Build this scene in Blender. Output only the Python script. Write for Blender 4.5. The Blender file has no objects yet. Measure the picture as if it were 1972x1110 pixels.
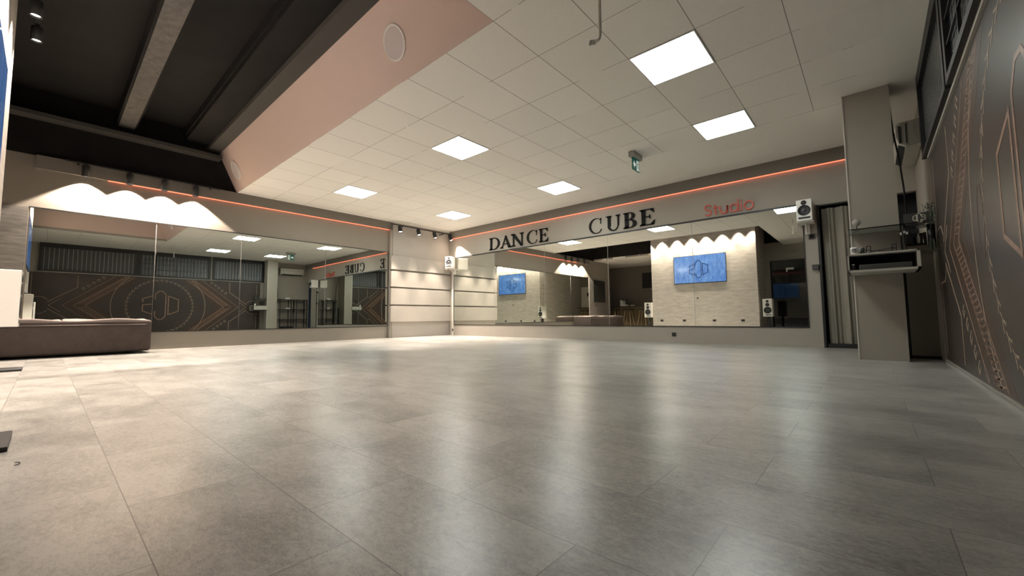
import bpy, math, random
from mathutils import Vector, Matrix
random.seed(7)
C = bpy.data.collections.new('studio'); bpy.context.scene.collection.children.link(C)
sc = bpy.context.scene

# ------------------------------------------------------------------ camera, world, exposure
FPX = 788.0
CAM = Vector((2.1964, -2.2985, 0.4806))
YAW, PITCH, ROLL = 0.72105, 0.07138, -0.00908
fw = Vector((-math.sin(YAW)*math.cos(PITCH), math.cos(YAW)*math.cos(PITCH), math.sin(PITCH)))
rt = Vector((math.cos(YAW), math.sin(YAW), 0)); up = rt.cross(fw)
r2 = rt*math.cos(ROLL)+up*math.sin(ROLL); u2 = -rt*math.sin(ROLL)+up*math.cos(ROLL)
cd = bpy.data.cameras.new('camera'); cam = bpy.data.objects.new('camera', cd); C.objects.link(cam)
cd.sensor_fit = 'HORIZONTAL'; cd.sensor_width = 36; cd.lens = FPX/1972*36; cd.clip_start = .02
cam.matrix_world = Matrix((( r2.x, u2.x, -fw.x, CAM.x), (r2.y, u2.y, -fw.y, CAM.y), (r2.z, u2.z, -fw.z, CAM.z), (0, 0, 0, 1)))
sc.camera = cam
w = bpy.data.worlds.new('night'); sc.world = w; w.use_nodes = True
w.node_tree.nodes['Background'].inputs[0].default_value = (.010, .012, .018, 1)
w.node_tree.nodes['Background'].inputs[1].default_value = 1
sc.view_settings.view_transform = 'Standard'; sc.view_settings.look = 'None'
sc.view_settings.gamma = 1; sc.view_settings.use_curve_mapping = False
sc.view_settings.exposure = -0.1
cy = sc.cycles
cy.max_bounces = 12; cy.diffuse_bounces = 5; cy.glossy_bounces = 7; cy.transmission_bounces = 8; cy.transparent_max_bounces = 8
cy.sample_clamp_indirect = 40; cy.caustics_refractive = False; cy.use_denoising = True
cy.blur_glossy = .3

PANEL_E = 27.5         # ceiling light panels
LEDC = (1, .19, .10)
WARM = (1, .85, .72)
SPOT_L, SPOT_T, SPOT_C = 310, 290, 520     # spots: left wall, tv wall, corner (W)

# ------------------------------------------------------------------ dimensions
H = 2.894; XL = -6.812; XS = -6.678; YB = 5.188; XM = 2.715; YT = -2.635; ZH = 3.85

# ------------------------------------------------------------------ materials
def nmat(name, col, rough=.6, metal=0, spec=.5, emit=None, es=0, noise=None, bump=0, bscale=80, trans=0, coat=0):
    m = bpy.data.materials.new(name); m.use_nodes = True
    nt = m.node_tree; b = nt.nodes['Principled BSDF']
    b.inputs['Base Color'].default_value = (*col, 1); b.inputs['Roughness'].default_value = rough
    b.inputs['Metallic'].default_value = metal; b.inputs['Specular IOR Level'].default_value = spec
    b.inputs['Transmission Weight'].default_value = trans; b.inputs['Coat Weight'].default_value = coat
    if emit: b.inputs['Emission Color'].default_value = (*emit, 1); b.inputs['Emission Strength'].default_value = es
    if noise or bump:
        tc = nt.nodes.new('ShaderNodeTexCoord')
    if noise:
        sc_, det, amt, stretch = noise
        mp = nt.nodes.new('ShaderNodeMapping'); mp.inputs['Scale'].default_value = stretch
        n = nt.nodes.new('ShaderNodeTexNoise'); n.inputs['Scale'].default_value = sc_; n.inputs['Detail'].default_value = det
        n.inputs['Roughness'].default_value = .65
        cr = nt.nodes.new('ShaderNodeValToRGB')
        cr.color_ramp.elements[0].position = .3; cr.color_ramp.elements[1].position = .7
        lo = [c*(1-amt) for c in col]; hi = [min(1, c*(1+amt)) for c in col]
        cr.color_ramp.elements[0].color = (*lo, 1); cr.color_ramp.elements[1].color = (*hi, 1)
        nt.links.new(tc.outputs['Object'], mp.inputs[0]); nt.links.new(mp.outputs[0], n.inputs['Vector'])
        nt.links.new(n.outputs[0], cr.inputs[0]); nt.links.new(cr.outputs[0], b.inputs['Base Color'])
    if bump:
        n2 = nt.nodes.new('ShaderNodeTexNoise'); n2.inputs['Scale'].default_value = bscale; n2.inputs['Detail'].default_value = 4
        bp = nt.nodes.new('ShaderNodeBump'); bp.inputs['Strength'].default_value = bump; bp.inputs['Distance'].default_value = .01
        nt.links.new(tc.outputs['Object'], n2.inputs['Vector']); nt.links.new(n2.outputs[0], bp.inputs['Height'])
        nt.links.new(bp.outputs[0], b.inputs['Normal'])
    return m

def math_node(nt, op, a=None, b=None, clamp=False):
    n = nt.nodes.new('ShaderNodeMath'); n.operation = op; n.use_clamp = clamp
    for i, v in enumerate((a, b)):
        if v is None: continue
        if isinstance(v, (int, float)): n.inputs[i].default_value = v
        else: nt.links.new(v, n.inputs[i])
    return n.outputs[0]

def ceiling_mat():
    m = nmat('ceiling_tiles', (.82, .79, .73), .85, spec=.2)
    nt = m.node_tree; b = nt.nodes['Principled BSDF']
    tc = nt.nodes.new('ShaderNodeTexCoord'); sx = nt.nodes.new('ShaderNodeSeparateXYZ'); nt.links.new(tc.outputs['Object'], sx.inputs[0])
    wob = nt.nodes.new('ShaderNodeTexNoise'); wob.inputs['Scale'].default_value = 1.7; nt.links.new(tc.outputs['Object'], wob.inputs['Vector'])
    def line(o, wd):
        q = math_node(nt, 'ADD', math_node(nt, 'DIVIDE', o, .6), 100.0)
        fr = math_node(nt, 'FRACT', q)
        d = math_node(nt, 'MINIMUM', fr, math_node(nt, 'SUBTRACT', 1.0, fr))
        return math_node(nt, 'LESS_THAN', math_node(nt, 'MULTIPLY', d, .6), wd)
    lx = line(sx.outputs[0], .0035); ly = line(sx.outputs[1], .0028)
    # the cross joints are filled here and there
    gap = math_node(nt, 'GREATER_THAN', wob.outputs[0], .44)
    ly = math_node(nt, 'MULTIPLY', ly, gap)
    l = math_node(nt, 'MAXIMUM', lx, ly)
    inside = math_node(nt, 'LESS_THAN', sx.outputs[1], math_node(nt, 'ADD', math_node(nt, 'MULTIPLY', math_node(nt, 'LESS_THAN', sx.outputs[0], -.60), .66), 3.603))
    inside2 = math_node(nt, 'LESS_THAN', sx.outputs[0], 2.2)
    l = math_node(nt, 'MULTIPLY', math_node(nt, 'MULTIPLY', l, inside), inside2)
    # tile to tile tone
    fx = math_node(nt, 'FLOOR', math_node(nt, 'DIVIDE', sx.outputs[0], .6)); fy = math_node(nt, 'FLOOR', math_node(nt, 'DIVIDE', sx.outputs[1], .6))
    cx = nt.nodes.new('ShaderNodeCombineXYZ'); nt.links.new(fx, cx.inputs[0]); nt.links.new(fy, cx.inputs[1])
    wn = nt.nodes.new('ShaderNodeTexWhiteNoise'); nt.links.new(cx.outputs[0], wn.inputs['Vector'])
    tone = math_node(nt, 'ADD', math_node(nt, 'MULTIPLY', wn.outputs[0], .05), .96)
    n = nt.nodes.new('ShaderNodeTexNoise'); n.inputs['Scale'].default_value = 60; n.inputs['Detail'].default_value = 3; nt.links.new(tc.outputs['Object'], n.inputs['Vector'])
    tone = math_node(nt, 'MULTIPLY', tone, math_node(nt, 'ADD', math_node(nt, 'MULTIPLY', n.outputs[0], .10), .95))
    mx = nt.nodes.new('ShaderNodeVectorMath'); mx.operation = 'SCALE'; mx.inputs[0].default_value = (.82, .79, .73); nt.links.new(tone, mx.inputs['Scale'])
    mi = nt.nodes.new('ShaderNodeMix'); mi.data_type = 'RGBA'; nt.links.new(l, mi.inputs[0]); nt.links.new(mx.outputs[0], mi.inputs[6]); mi.inputs[7].default_value = (.30, .28, .25, 1)
    nt.links.new(mi.outputs[2], b.inputs['Base Color'])
    bp = nt.nodes.new('ShaderNodeBump'); bp.inputs['Strength'].default_value = .25; bp.inputs['Distance'].default_value = .004; bp.invert = True
    nt.links.new(l, bp.inputs['Height']); nt.links.new(bp.outputs[0], b.inputs['Normal'])
    return m

def floor_mat():
    m = nmat('vinyl_floor', (.3, .28, .25), .36, spec=.8)
    nt = m.node_tree; b = nt.nodes['Principled BSDF']
    tc = nt.nodes.new('ShaderNodeTexCoord'); sx = nt.nodes.new('ShaderNodeSeparateXYZ'); nt.links.new(tc.outputs['Object'], sx.inputs[0])
    yy = math_node(nt, 'DIVIDE', math_node(nt, 'ADD', sx.outputs[1], 2.135+.2985*40), .2985)
    row = math_node(nt, 'FLOOR', yy); fy = math_node(nt, 'SUBTRACT', yy, row)
    off = math_node(nt, 'MULTIPLY', math_node(nt, 'MODULO', row, 2.0), .22)
    xx = math_node(nt, 'DIVIDE', math_node(nt, 'ADD', math_node(nt, 'ADD', sx.outputs[0], off), 60-1.32), .6)
    col = math_node(nt, 'FLOOR', xx); fx = math_node(nt, 'SUBTRACT', xx, col)
    dx = math_node(nt, 'MULTIPLY', math_node(nt, 'MINIMUM', fx, math_node(nt, 'SUBTRACT', 1.0, fx)), .6)
    dy = math_node(nt, 'MULTIPLY', math_node(nt, 'MINIMUM', fy, math_node(nt, 'SUBTRACT', 1.0, fy)), .2985)
    ln = math_node(nt, 'LESS_THAN', math_node(nt, 'MINIMUM', dx, dy), .0011)
    cx = nt.nodes.new('ShaderNodeCombineXYZ'); nt.links.new(row, cx.inputs[0]); nt.links.new(col, cx.inputs[1])
    wn = nt.nodes.new('ShaderNodeTexWhiteNoise'); nt.links.new(cx.outputs[0], wn.inputs['Vector'])
    # concrete print, shifted per tile
    ad = nt.nodes.new('ShaderNodeVectorMath'); ad.operation = 'MULTIPLY_ADD'
    nt.links.new(wn.outputs['Color'], ad.inputs[0]); ad.inputs[1].default_value = (9, 9, 9); nt.links.new(tc.outputs['Object'], ad.inputs[2])
    mp = nt.nodes.new('ShaderNodeMapping'); mp.inputs['Scale'].default_value = (1, 1.8, 1); nt.links.new(ad.outputs[0], mp.inputs[0])
    n1 = nt.nodes.new('ShaderNodeTexNoise'); n1.inputs['Scale'].default_value = 3.2; n1.inputs['Detail'].default_value = 8; n1.inputs['Roughness'].default_value = .62
    n2 = nt.nodes.new('ShaderNodeTexNoise'); n2.inputs['Scale'].default_value = 38; n2.inputs['Detail'].default_value = 7; n2.inputs['Roughness'].default_value = .75; n2.inputs['Distortion'].default_value = .6
    n3 = nt.nodes.new('ShaderNodeTexNoise'); n3.inputs['Scale'].default_value = 150; n3.inputs['Detail'].default_value = 4
    for n in (n1, n2, n3): nt.links.new(mp.outputs[0], n.inputs['Vector'])
    t = math_node(nt, 'ADD', math_node(nt, 'MULTIPLY', n1.outputs[0], .55), math_node(nt, 'MULTIPLY', n2.outputs[0], .60))
    t = math_node(nt, 'ADD', t, math_node(nt, 'MULTIPLY', n3.outputs[0], .32))
    t = math_node(nt, 'ADD', t, math_node(nt, 'MULTIPLY', wn.outputs[0], .10))      # range ~ .45..1.05
    cr = nt.nodes.new('ShaderNodeValToRGB'); cr.color_ramp.elements[0].position = .61; cr.color_ramp.elements[1].position = .90
    cr.color_ramp.elements[0].color = (.155, .148, .133, 1); cr.color_ramp.elements[1].color = (.40, .387, .36, 1)
    nt.links.new(t, cr.inputs[0])
    mi = nt.nodes.new('ShaderNodeMix'); mi.data_type = 'RGBA'; nt.links.new(ln, mi.inputs[0]); nt.links.new(cr.outputs[0], mi.inputs[6]); mi.inputs[7].default_value = (.10, .09, .08, 1)
    nt.links.new(mi.outputs[2], b.inputs['Base Color'])
    rr = math_node(nt, 'ADD', math_node(nt, 'MULTIPLY', n1.outputs[0], .05), .275)
    nt.links.new(rr, b.inputs['Roughness'])
    bp = nt.nodes.new('ShaderNodeBump'); bp.inputs['Strength'].default_value = .12; bp.inputs['Distance'].default_value = .001
    hgt = math_node(nt, 'SUBTRACT', n2.outputs[0], math_node(nt, 'MULTIPLY', ln, .6))
    nt.links.new(hgt, bp.inputs['Height']); nt.links.new(bp.outputs[0], b.inputs['Normal'])
    return m

def screen_mat():
    m = nmat('blue_screen', (.02, .05, .12), .25, coat=1)
    nt = m.node_tree; b = nt.nodes['Principled BSDF']; b.inputs['Coat IOR'].default_value = 1.8; b.inputs['Coat Roughness'].default_value = .12
    tc = nt.nodes.new('ShaderNodeTexCoord'); mp = nt.nodes.new('ShaderNodeMapping'); mp.inputs['Scale'].default_value = (2.5, 1, 1)
    n = nt.nodes.new('ShaderNodeTexNoise'); n.inputs['Scale'].default_value = 3.5; n.inputs['Detail'].default_value = 9; n.inputs['Roughness'].default_value = .7
    nt.links.new(tc.outputs['Object'], mp.inputs[0]); nt.links.new(mp.outputs[0], n.inputs['Vector'])
    cr = nt.nodes.new('ShaderNodeValToRGB'); cr.color_ramp.elements[0].position = .36; cr.color_ramp.elements[1].position = .68
    cr.color_ramp.elements[0].color = (.055, .18, .60, 1); cr.color_ramp.elements[1].color = (.20, .42, .85, 1)
    nt.links.new(n.outputs[0], cr.inputs[0]); nt.links.new(cr.outputs[0], b.inputs['Emission Color']); b.inputs['Emission Strength'].default_value = 1.0
    return m

def ribbed_glass_mat():
    m = nmat('ribbed_glass', (.035, .04, .045), .22, spec=.6)
    nt = m.node_tree; b = nt.nodes['Principled BSDF']
    tc = nt.nodes.new('ShaderNodeTexCoord'); sx = nt.nodes.new('ShaderNodeSeparateXYZ'); nt.links.new(tc.outputs['Object'], sx.inputs[0])
    fr = math_node(nt, 'FRACT', math_node(nt, 'DIVIDE', math_node(nt, 'ADD', sx.outputs[1], 50.0), .098))
    l = math_node(nt, 'LESS_THAN', fr, .10)
    mi = nt.nodes.new('ShaderNodeMix'); mi.data_type = 'RGBA'; nt.links.new(l, mi.inputs[0]); mi.inputs[6].default_value = (.04, .045, .05, 1); mi.inputs[7].default_value = (.34, .34, .31, 1)
    nt.links.new(mi.outputs[2], b.inputs['Base Color'])
    n = nt.nodes.new('ShaderNodeTexVoronoi'); n.inputs['Scale'].default_value = 60; nt.links.new(tc.outputs['Object'], n.inputs['Vector'])
    bp = nt.nodes.new('ShaderNodeBump'); bp.inputs['Strength'].default_value = .6; bp.inputs['Distance'].default_value = .008
    nt.links.new(n.outputs[0], bp.inputs['Height']); nt.links.new(bp.outputs[0], b.inputs['Normal'])
    return m

M = {}
M['ceil'] = ceiling_mat(); M['floor'] = floor_mat()
M['wall'] = nmat('warm_grey_paint', (.335, .305, .262), .75, spec=.3, noise=(2.0, 4, .03, (1, 1, 1)))
M['wall_l'] = nmat('warm_brown_grey_paint', (.27, .24, .20), .75, spec=.3, noise=(2.0, 4, .03, (1, 1, 1)))
M['walld'] = nmat('grey_brown_paint', (.20, .18, .152), .8, spec=.3)
M['slat'] = nmat('pale_panel_paint', (.41, .375, .33), .65, spec=.3, noise=(1.5, 5, .05, (1, 1, 1)))
M['soffit'] = nmat('soffit_paint', (.60, .475, .42), .8, spec=.2)
M['black'] = nmat('black_ceiling_paint', (.011, .010, .0095), .8, spec=.2, noise=(2, 5, .3, (1, 1, 1)))
M['beamc'] = nmat('bare_concrete', (.095, .088, .078), .9, noise=(14, 8, .3, (1, 1, 1)), bump=.6, bscale=40)
M['lip'] = nmat('dark_plaster', (.055, .052, .045), .8)
M['frame'] = nmat('black_metal', (.012, .012, .013), .45, spec=.5)
M['matblack'] = nmat('matt_black', (.012, .012, .012), .6)
M['mirror'] = nmat('silvered_mirror', (.80, .83, .785), 0.0, metal=1)
M['blackglass'] = nmat('black_glass', (.006, .006, .007), .03, spec=.5)
M['white'] = nmat('white_plastic', (.72, .70, .66), .45)
M['wtrim'] = nmat('white_paint', (.62, .58, .52), .5)
M['cone'] = nmat('speaker_cone', (.015, .015, .016), .55)
M['dust'] = nmat('dust_cap', (.05, .05, .052), .3)
M['conc'] = nmat('concrete_panel', (.50, .465, .42), .7, spec=.3, noise=(3.0, 10, .20, (1, 1, 5)), bump=.25, bscale=12)
M['concd'] = nmat('grey_wood_panel', (.20, .185, .165), .7, noise=(4.0, 10, .35, (1, 1, 7)))
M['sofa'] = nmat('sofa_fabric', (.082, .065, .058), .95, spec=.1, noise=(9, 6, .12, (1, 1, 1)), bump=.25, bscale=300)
M['sofa_lit'] = nmat('sofa_fabric_lit', (.24, .20, .185), .95, spec=.1, bump=.25, bscale=300)  # same fabric in a paler tone, light on the seat top painted in
M['mural'] = nmat('mural_print', (.040, .030, .025), .33, spec=.5, noise=(1.2, 4, .25, (1, 1, 1)))
M['gold'] = nmat('mural_line', (.28, .17, .12), .4, noise=(20, 4, .3, (1, 1, 1)))
M['goldl'] = nmat('mural_line_pale', (.36, .27, .20), .4, noise=(25, 4, .35, (1, 1, 1)))
M['goldd'] = nmat('mural_brown', (.055, .030, .019), .35)
M['panel'] = nmat('light_diffuser', (.9, .9, .9), .5, emit=(.95, 1, .955), es=PANEL_E)
M['lens'] = nmat('spot_lens', (.9, .9, .9), .5, emit=(1, .93, .82), es=8)
M['led'] = nmat('led_orange', (.9, .2, .1), .5, emit=LEDC, es=2.2)
M['red'] = nmat('neon_red', (.50, .10, .065), .5, emit=(1, .12, .07), es=.04)
M['letter'] = nmat('black_letter', (.010, .0095, .009), .7, spec=.15)
M['cloth'] = nmat('grey_curtain', (.30, .275, .225), .95, spec=.1)
M['green'] = nmat('sign_green', (.0, .07, .05), .4, emit=(0, .10, .07), es=.25)
M['signw'] = nmat('sign_white', (.7, .75, .7), .4, emit=(.7, .8, .75), es=.35)
M['screen'] = screen_mat(); M['slogo'] = nmat('screen_logo', (.0, .01, .03), .3, emit=(.005, .03, .10), es=1)
M['glass'] = nmat('clear_acrylic', (.85, .9, .88), .03, trans=1, spec=.5)
M['ribglass'] = ribbed_glass_mat()
M['grey'] = nmat('grey_metal', (.30, .29, .27), .4)
M['dgrey'] = nmat('dark_grey', (.05, .05, .048), .5)
M['beige'] = nmat('beige_shelf', (.42, .40, .35), .6)
M['plant'] = nmat('dark_leaf', (.03, .05, .025), .6)
M['wood'] = nmat('bar_wood', (.14, .095, .045), .6, noise=(5, 6, .35, (1, 8, 8)))
M['brass'] = nmat('pale_leg', (.30, .24, .14), .5)
M['pipe'] = nmat('painted_pipe', (.58, .54, .48), .5)
M['acw'] = nmat('ac_white', (.50, .48, .42), .5)
M['art'] = nmat('dark_leaf_wall', (.018, .017, .014), .7, noise=(14, 8, .8, (1, 1, 1)))

# ------------------------------------------------------------------ mesh builder
class MB:
    def __init__(s): s.v = []; s.f = []; s.mi = []; s.sm = []
    def add(s, vs, fs, mi=0, sm=False):
        o = len(s.v); s.v += [tuple(v) for v in vs]
        for f in fs: s.f.append([o+i for i in f]); s.mi.append(mi); s.sm.append(sm)
        return s
    def box(s, a, b, mi=0, rot=None, c=None):
        x0, y0, z0 = a; x1, y1, z1 = b
        vs = [Vector(p) for p in ((x0,y0,z0),(x1,y0,z0),(x1,y1,z0),(x0,y1,z0),(x0,y0,z1),(x1,y0,z1),(x1,y1,z1),(x0,y1,z1))]
        if rot is not None:
            cc = Vector(c) if c else Vector(((x0+x1)/2, (y0+y1)/2, (z0+z1)/2))
            vs = [rot @ (v-cc) + cc for v in vs]
        return s.add(vs, [(0,3,2,1),(4,5,6,7),(0,1,5,4),(1,2,6,5),(2,3,7,6),(3,0,4,7)], mi)
    def rbox(s, a, b, r, mi=0, n=3, jit=None):
        # rounded box: subdivided then pushed to rounded shape
        a = Vector(a); b = Vector(b); c = (a+b)/2; h = (b-a)/2; inner = Vector([max(0, q-r) for q in h])
        def cells(L, step):
            k = max(2, int(L/step)); return k
        faces = []
        for ax in range(3):
            for sg in (-1, 1):
                u = (ax+1) % 3; v = (ax+2) % 3
                ku = n+2 if not jit else cells(2*h[u], jit); kv = n+2 if not jit else cells(2*h[v], jit)
                def coord(q, k, i):
                    # dense sampling near edges
                    L = h[q]
                    e = [-L, -L+r*.15, -L+r*.4, -L+r]; m = [-L+r+(2*L-2*r)*t/k for t in range(1, k)]; e2 = [L-r, L-r*.4, L-r*.15, L]
                    return e+m+e2
                cu = coord(u, ku, 0); cv = coord(v, kv, 0)
                vs = []
                for p in cu:
                    for q in cv:
                        P = Vector((0, 0, 0)); P[ax] = sg*h[ax]; P[u] = p; P[v] = q
                        I = Vector([max(-inner[t], min(inner[t], P[t])) for t in range(3)])
                        d = P-I
                        if d.length > 1e-9: P = I + d.normalized()*r
                        vs.append(P+c)
                nu, nv = len(cu), len(cv); fs = []
                for i in range(nu-1):
                    for j in range(nv-1):
                        q = (i*nv+j, (i+1)*nv+j, (i+1)*nv+j+1, i*nv+j+1)
                        fs.append(q if sg > 0 else q[::-1])
                s.add(vs, fs, mi, True)
        return s
    def cyl(s, p0, p1, r0, r1=None, n=20, mi=0, cap=True):
        r1 = r0 if r1 is None else r1
        p0 = Vector(p0); p1 = Vector(p1); d = (p1-p0).normalized()
        u = d.orthogonal().normalized(); v = d.cross(u)
        vs = []
        for p, r in ((p0, r0), (p1, r1)):
            for i in range(n):
                a = 2*math.pi*i/n; vs.append(p+u*r*math.cos(a)+v*r*math.sin(a))
        s.add(vs, [(i, (i+1) % n, n+(i+1) % n, n+i) for i in range(n)], mi, True)
        if cap: s.add(vs[:n], [tuple(range(n))[::-1]], mi); s.add(vs[n:], [tuple(range(n))], mi)
        return s
    def lathe(s, p0, d, prof, n=28, mi=0, sx=1, sy=1):
        p0 = Vector(p0); d = Vector(d).normalized(); u = d.orthogonal().normalized(); v = d.cross(u)
        vs = []
        for r, h in prof:
            for i in range(n):
                a = 2*math.pi*i/n; vs.append(p0+d*h+u*r*math.cos(a)+v*r*math.sin(a))
        fs = [(k*n+i, k*n+(i+1) % n, (k+1)*n+(i+1) % n, (k+1)*n+i) for k in range(len(prof)-1) for i in range(n)]
        return s.add(vs, fs, mi, True)
    def tube(s, pts, r, n=10, mi=0):
        pts = [Vector(p) for p in pts]; rings = []
        u = None
        for i, p in enumerate(pts):
            d = ((pts[min(i+1, len(pts)-1)]-p).normalized() + (p-pts[max(i-1, 0)]).normalized())
            d = d.normalized() if d.length > 1e-6 else Vector((0, 0, 1))
            if u is None: u = d.orthogonal().normalized()
            u = (u-d*u.dot(d)).normalized(); v = d.cross(u)
            rings.append([p+u*r*math.cos(2*math.pi*k/n)+v*r*math.sin(2*math.pi*k/n) for k in range(n)])
        vs = [q for rg in rings for q in rg]; L = len(rings)
        fs = [(i*n+k, i*n+(k+1) % n, (i+1)*n+(k+1) % n, (i+1)*n+k) for i in range(L-1) for k in range(n)]
        s.add(vs, fs, mi, True)
        s.add(rings[0], [tuple(range(n))[::-1]], mi); s.add(rings[-1], [tuple(range(n))], mi)
        return s
    def prism(s, poly, o, U, V, N, t, mi=0, tri=False):
        # poly in (u,v); extruded from plane o along N by t
        o = Vector(o); U = Vector(U); V = Vector(V); N = Vector(N); n = len(poly)
        a = [o+U*p+V*q for p, q in poly]; b = [x+N*t for x in a]
        return s.add(a+b, [tuple(range(n))[::-1], tuple(range(n, 2*n))]+[(i, (i+1) % n, n+(i+1) % n, n+i) for i in range(n)], mi)
    def stroke(s, pts, wd, o, U, V, N, t, mi=0, closed=False):
        P = [Vector((p[0], p[1])) for p in pts]; n = len(P)
        L = []; R = []
        for i in range(n):
            pr = P[(i-1) % n] if (closed or i > 0) else None; nx = P[(i+1) % n] if (closed or i < n-1) else None
            d1 = (P[i]-pr).normalized() if pr is not None else None; d2 = (nx-P[i]).normalized() if nx is not None else None
            if d1 is None: d1 = d2
            if d2 is None: d2 = d1
            n1 = Vector((-d1.y, d1.x)); n2 = Vector((-d2.y, d2.x)); m = (n1+n2)
            m = m.normalized() if m.length > 1e-6 else n1
            k = min(2.0, 1/max(.4, m.dot(n1)))
            L.append(P[i]+m*wd/2*k); R.append(P[i]-m*wd/2*k)
        rng = range(n) if closed else range(n-1)
        for i in rng:
            j = (i+1) % n
            s.prism([tuple(R[i]), tuple(R[j]), tuple(L[j]), tuple(L[i])], o, U, V, N, t, mi)
        return s
    def build(s, name, mats, parent=None, origin=None, bevel=0):
        me = bpy.data.meshes.new(name)
        if origin is None: origin = parent_loc(parent) if parent else (0, 0, 0)
        ox, oy, oz = origin
        me.from_pydata([(x-ox, y-oy, z-oz) for x, y, z in s.v], [], s.f)
        if not isinstance(mats, (list, tuple)): mats = [mats]
        for m in mats: me.materials.append(M[m] if isinstance(m, str) else m)
        me.polygons.foreach_set('material_index', s.mi); me.polygons.foreach_set('use_smooth', s.sm)
        me.update()
        o = bpy.data.objects.new(name, me); C.objects.link(o)
        if parent: o.parent = parent
        else: o.location = origin
        if bevel:
            b = o.modifiers.new('bevel', 'BEVEL'); b.width = bevel; b.segments = 2; b.limit_method = 'ANGLE'; b.angle_limit = .6
        return o
def parent_loc(p):
    v = Vector((0, 0, 0))
    while p: v = v+p.location; p = p.parent
    return tuple(v)
def tag(o, label=None, cat=None, group=None, kind=None):
    if label: o['label'] = label
    if cat: o['category'] = cat
    if group: o['group'] = group
    if kind: o['kind'] = kind
    return o
def thing(name, loc, label, cat, group=None):
    o = bpy.data.objects.new(name, None); o.empty_display_size = .05; C.objects.link(o); o.location = loc
    return tag(o, label, cat, group)
def struct(name, mb, mat, **k): return tag(mb.build(name, mat, **k), kind='structure')
def copy_tree(o, parent=None, **over):
    c = o.copy(); C.objects.link(c); c.parent = parent
    for ch in list(o.children): copy_tree(ch, c)
    return c
def lamp(name, loc, direc, power, col, size, blend, parent, rad=.025):
    l = bpy.data.lights.new(name, 'SPOT'); l.energy = power; l.color = col; l.spot_size = math.radians(size); l.spot_blend = blend; l.shadow_soft_size = rad
    o = bpy.data.objects.new(name, l); C.objects.link(o); o.parent = parent
    pl = Vector(parent_loc(parent)) if parent else Vector((0, 0, 0))
    o.location = Vector(loc)-pl; o.rotation_euler = Vector(direc).to_track_quat('-Z', 'Y').to_euler()
    return o
X, Y, Z = Vector((1, 0, 0)), Vector((0, 1, 0)), Vector((0, 0, 1))

# ------------------------------------------------------------------ room shell
struct('floor', MB().box((-8.6, -6.3, -.05), (2.82, 5.9, 0)), 'floor')
cm = MB().box((-6.9, 0, H), (2.9, 5.9, H+.06)).box((0, -4.1, H), (2.9, 0, H+.06)).box((-8.6, -6.3, H), (-4.1, -3.0, H+.06))
struct('ceiling', cm, 'ceil')
# raised black ceiling recess
bc = MB().box((-7.0, -4.1, ZH), (0.05, .1, ZH+.05))
bc.box((-6.95, -3.0, H), (XL, 0, ZH))                      # black upper wall, left
bc.box((-6.95, -3.06, H+.06), (-4.1, -3.0, ZH))            # rim above the lounge
bc.box((-.62, -4.16, H), (.05, -4.1, ZH))
bc.add([(XL, -.29, 3.57), (0, -.29, 3.57), (0, -.29, ZH), (XL, -.29, ZH)], [(0, 1, 2, 3)])
struct('ceiling_recess', bc, 'black')
struct('trim_1', MB().box((XL, -3.0, 3.42), (-6.60, -.3, 3.48)), 'lip')                   # ledge along the left upper wall
# slanted soffit face and the right side of the recess
sf = MB()
sf.add([(XL-.05, 0, H), (0.0, 0, H), (0, -.30, 3.57), (XL-.05, -.30, 3.57)], [(0, 1, 2, 3)])
struct('wall_soffit', sf, 'soffit')
sr = MB(); sr.box((0.0, -4.1, H+.06), (.04, -.0, ZH)); struct('wall_recess_right', sr, 'soffit')
struct('trim_2', MB().box((XL, -.50, 3.57), (0, -.30, 3.64)), 'lip')
struct('trim_3', MB().box((XL, -.82, 3.64), (0, -.30, 3.72)).box((XL, -.84, 3.72), (0, -.3, ZH)), 'black')
b = MB().box((-6.75, -1.70, 3.62), (0, -1.46, ZH)); struct('trim_4', b, 'black')
struct('trim_5', MB().box((-6.75, -1.675, 3.60), (-.1, -1.485, 3.621)), 'beamc')

# walls
struct('wall_left', MB().box((XL-.1, -4.4, 0), (XL, 3.30, H)).box((XL-.1, 3.3, 0), (XL-.0, YB+.1, H)), 'wall_l')
struct('wall_back', MB().box((XL-.1, YB, 0), (1.645, YB+.1, H)).box((1.645, YB, 2.10), (2.82, YB+.1, H)), 'wall')
struct('wall_right', MB().box((XM, -4.1, 0), (XM+.1, YB+.1, H)), 'wall')
struct('wall_rear', MB().box((-.57, -4.1, 2.35), (2.82, -4.0, H+.1)).box((-.57, -4.1, 0), (-.42, -4.0, 2.35)), 'wall')
struct('wall_lounge_rear', MB().box((-8.6, -6.3, 0), (-4.1, -6.2, H)), 'walld')
struct('wall_lounge_left', MB().box((-8.6, -6.2, 0), (-8.5, -4.5, H)), 'walld')
struct('wall_lounge_side', MB().box((-8.6, -4.5, 0), (XL-.1, -4.4, H)), 'walld')
struct('wall_tv', MB().box((-4.10, -6.2, 0), (-.57, YT, ZH)), 'conc')
# back wall lining: border of the mirror, curtain doorway frame, plus a black sheet painting the dark void behind
struct('door_1', MB().box((1.645, YB-.02, 0), (1.675, YB+.12, 2.10)).box((1.67, YB+.1, 2.085), (2.70, YB+.12, 2.10)).box((1.69, YB+.0, 0), (2.72, YB+.2, .055)).box((1.6, YB+.35, 0), (2.8, YB+.36, 2.2)), 'frame')
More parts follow.
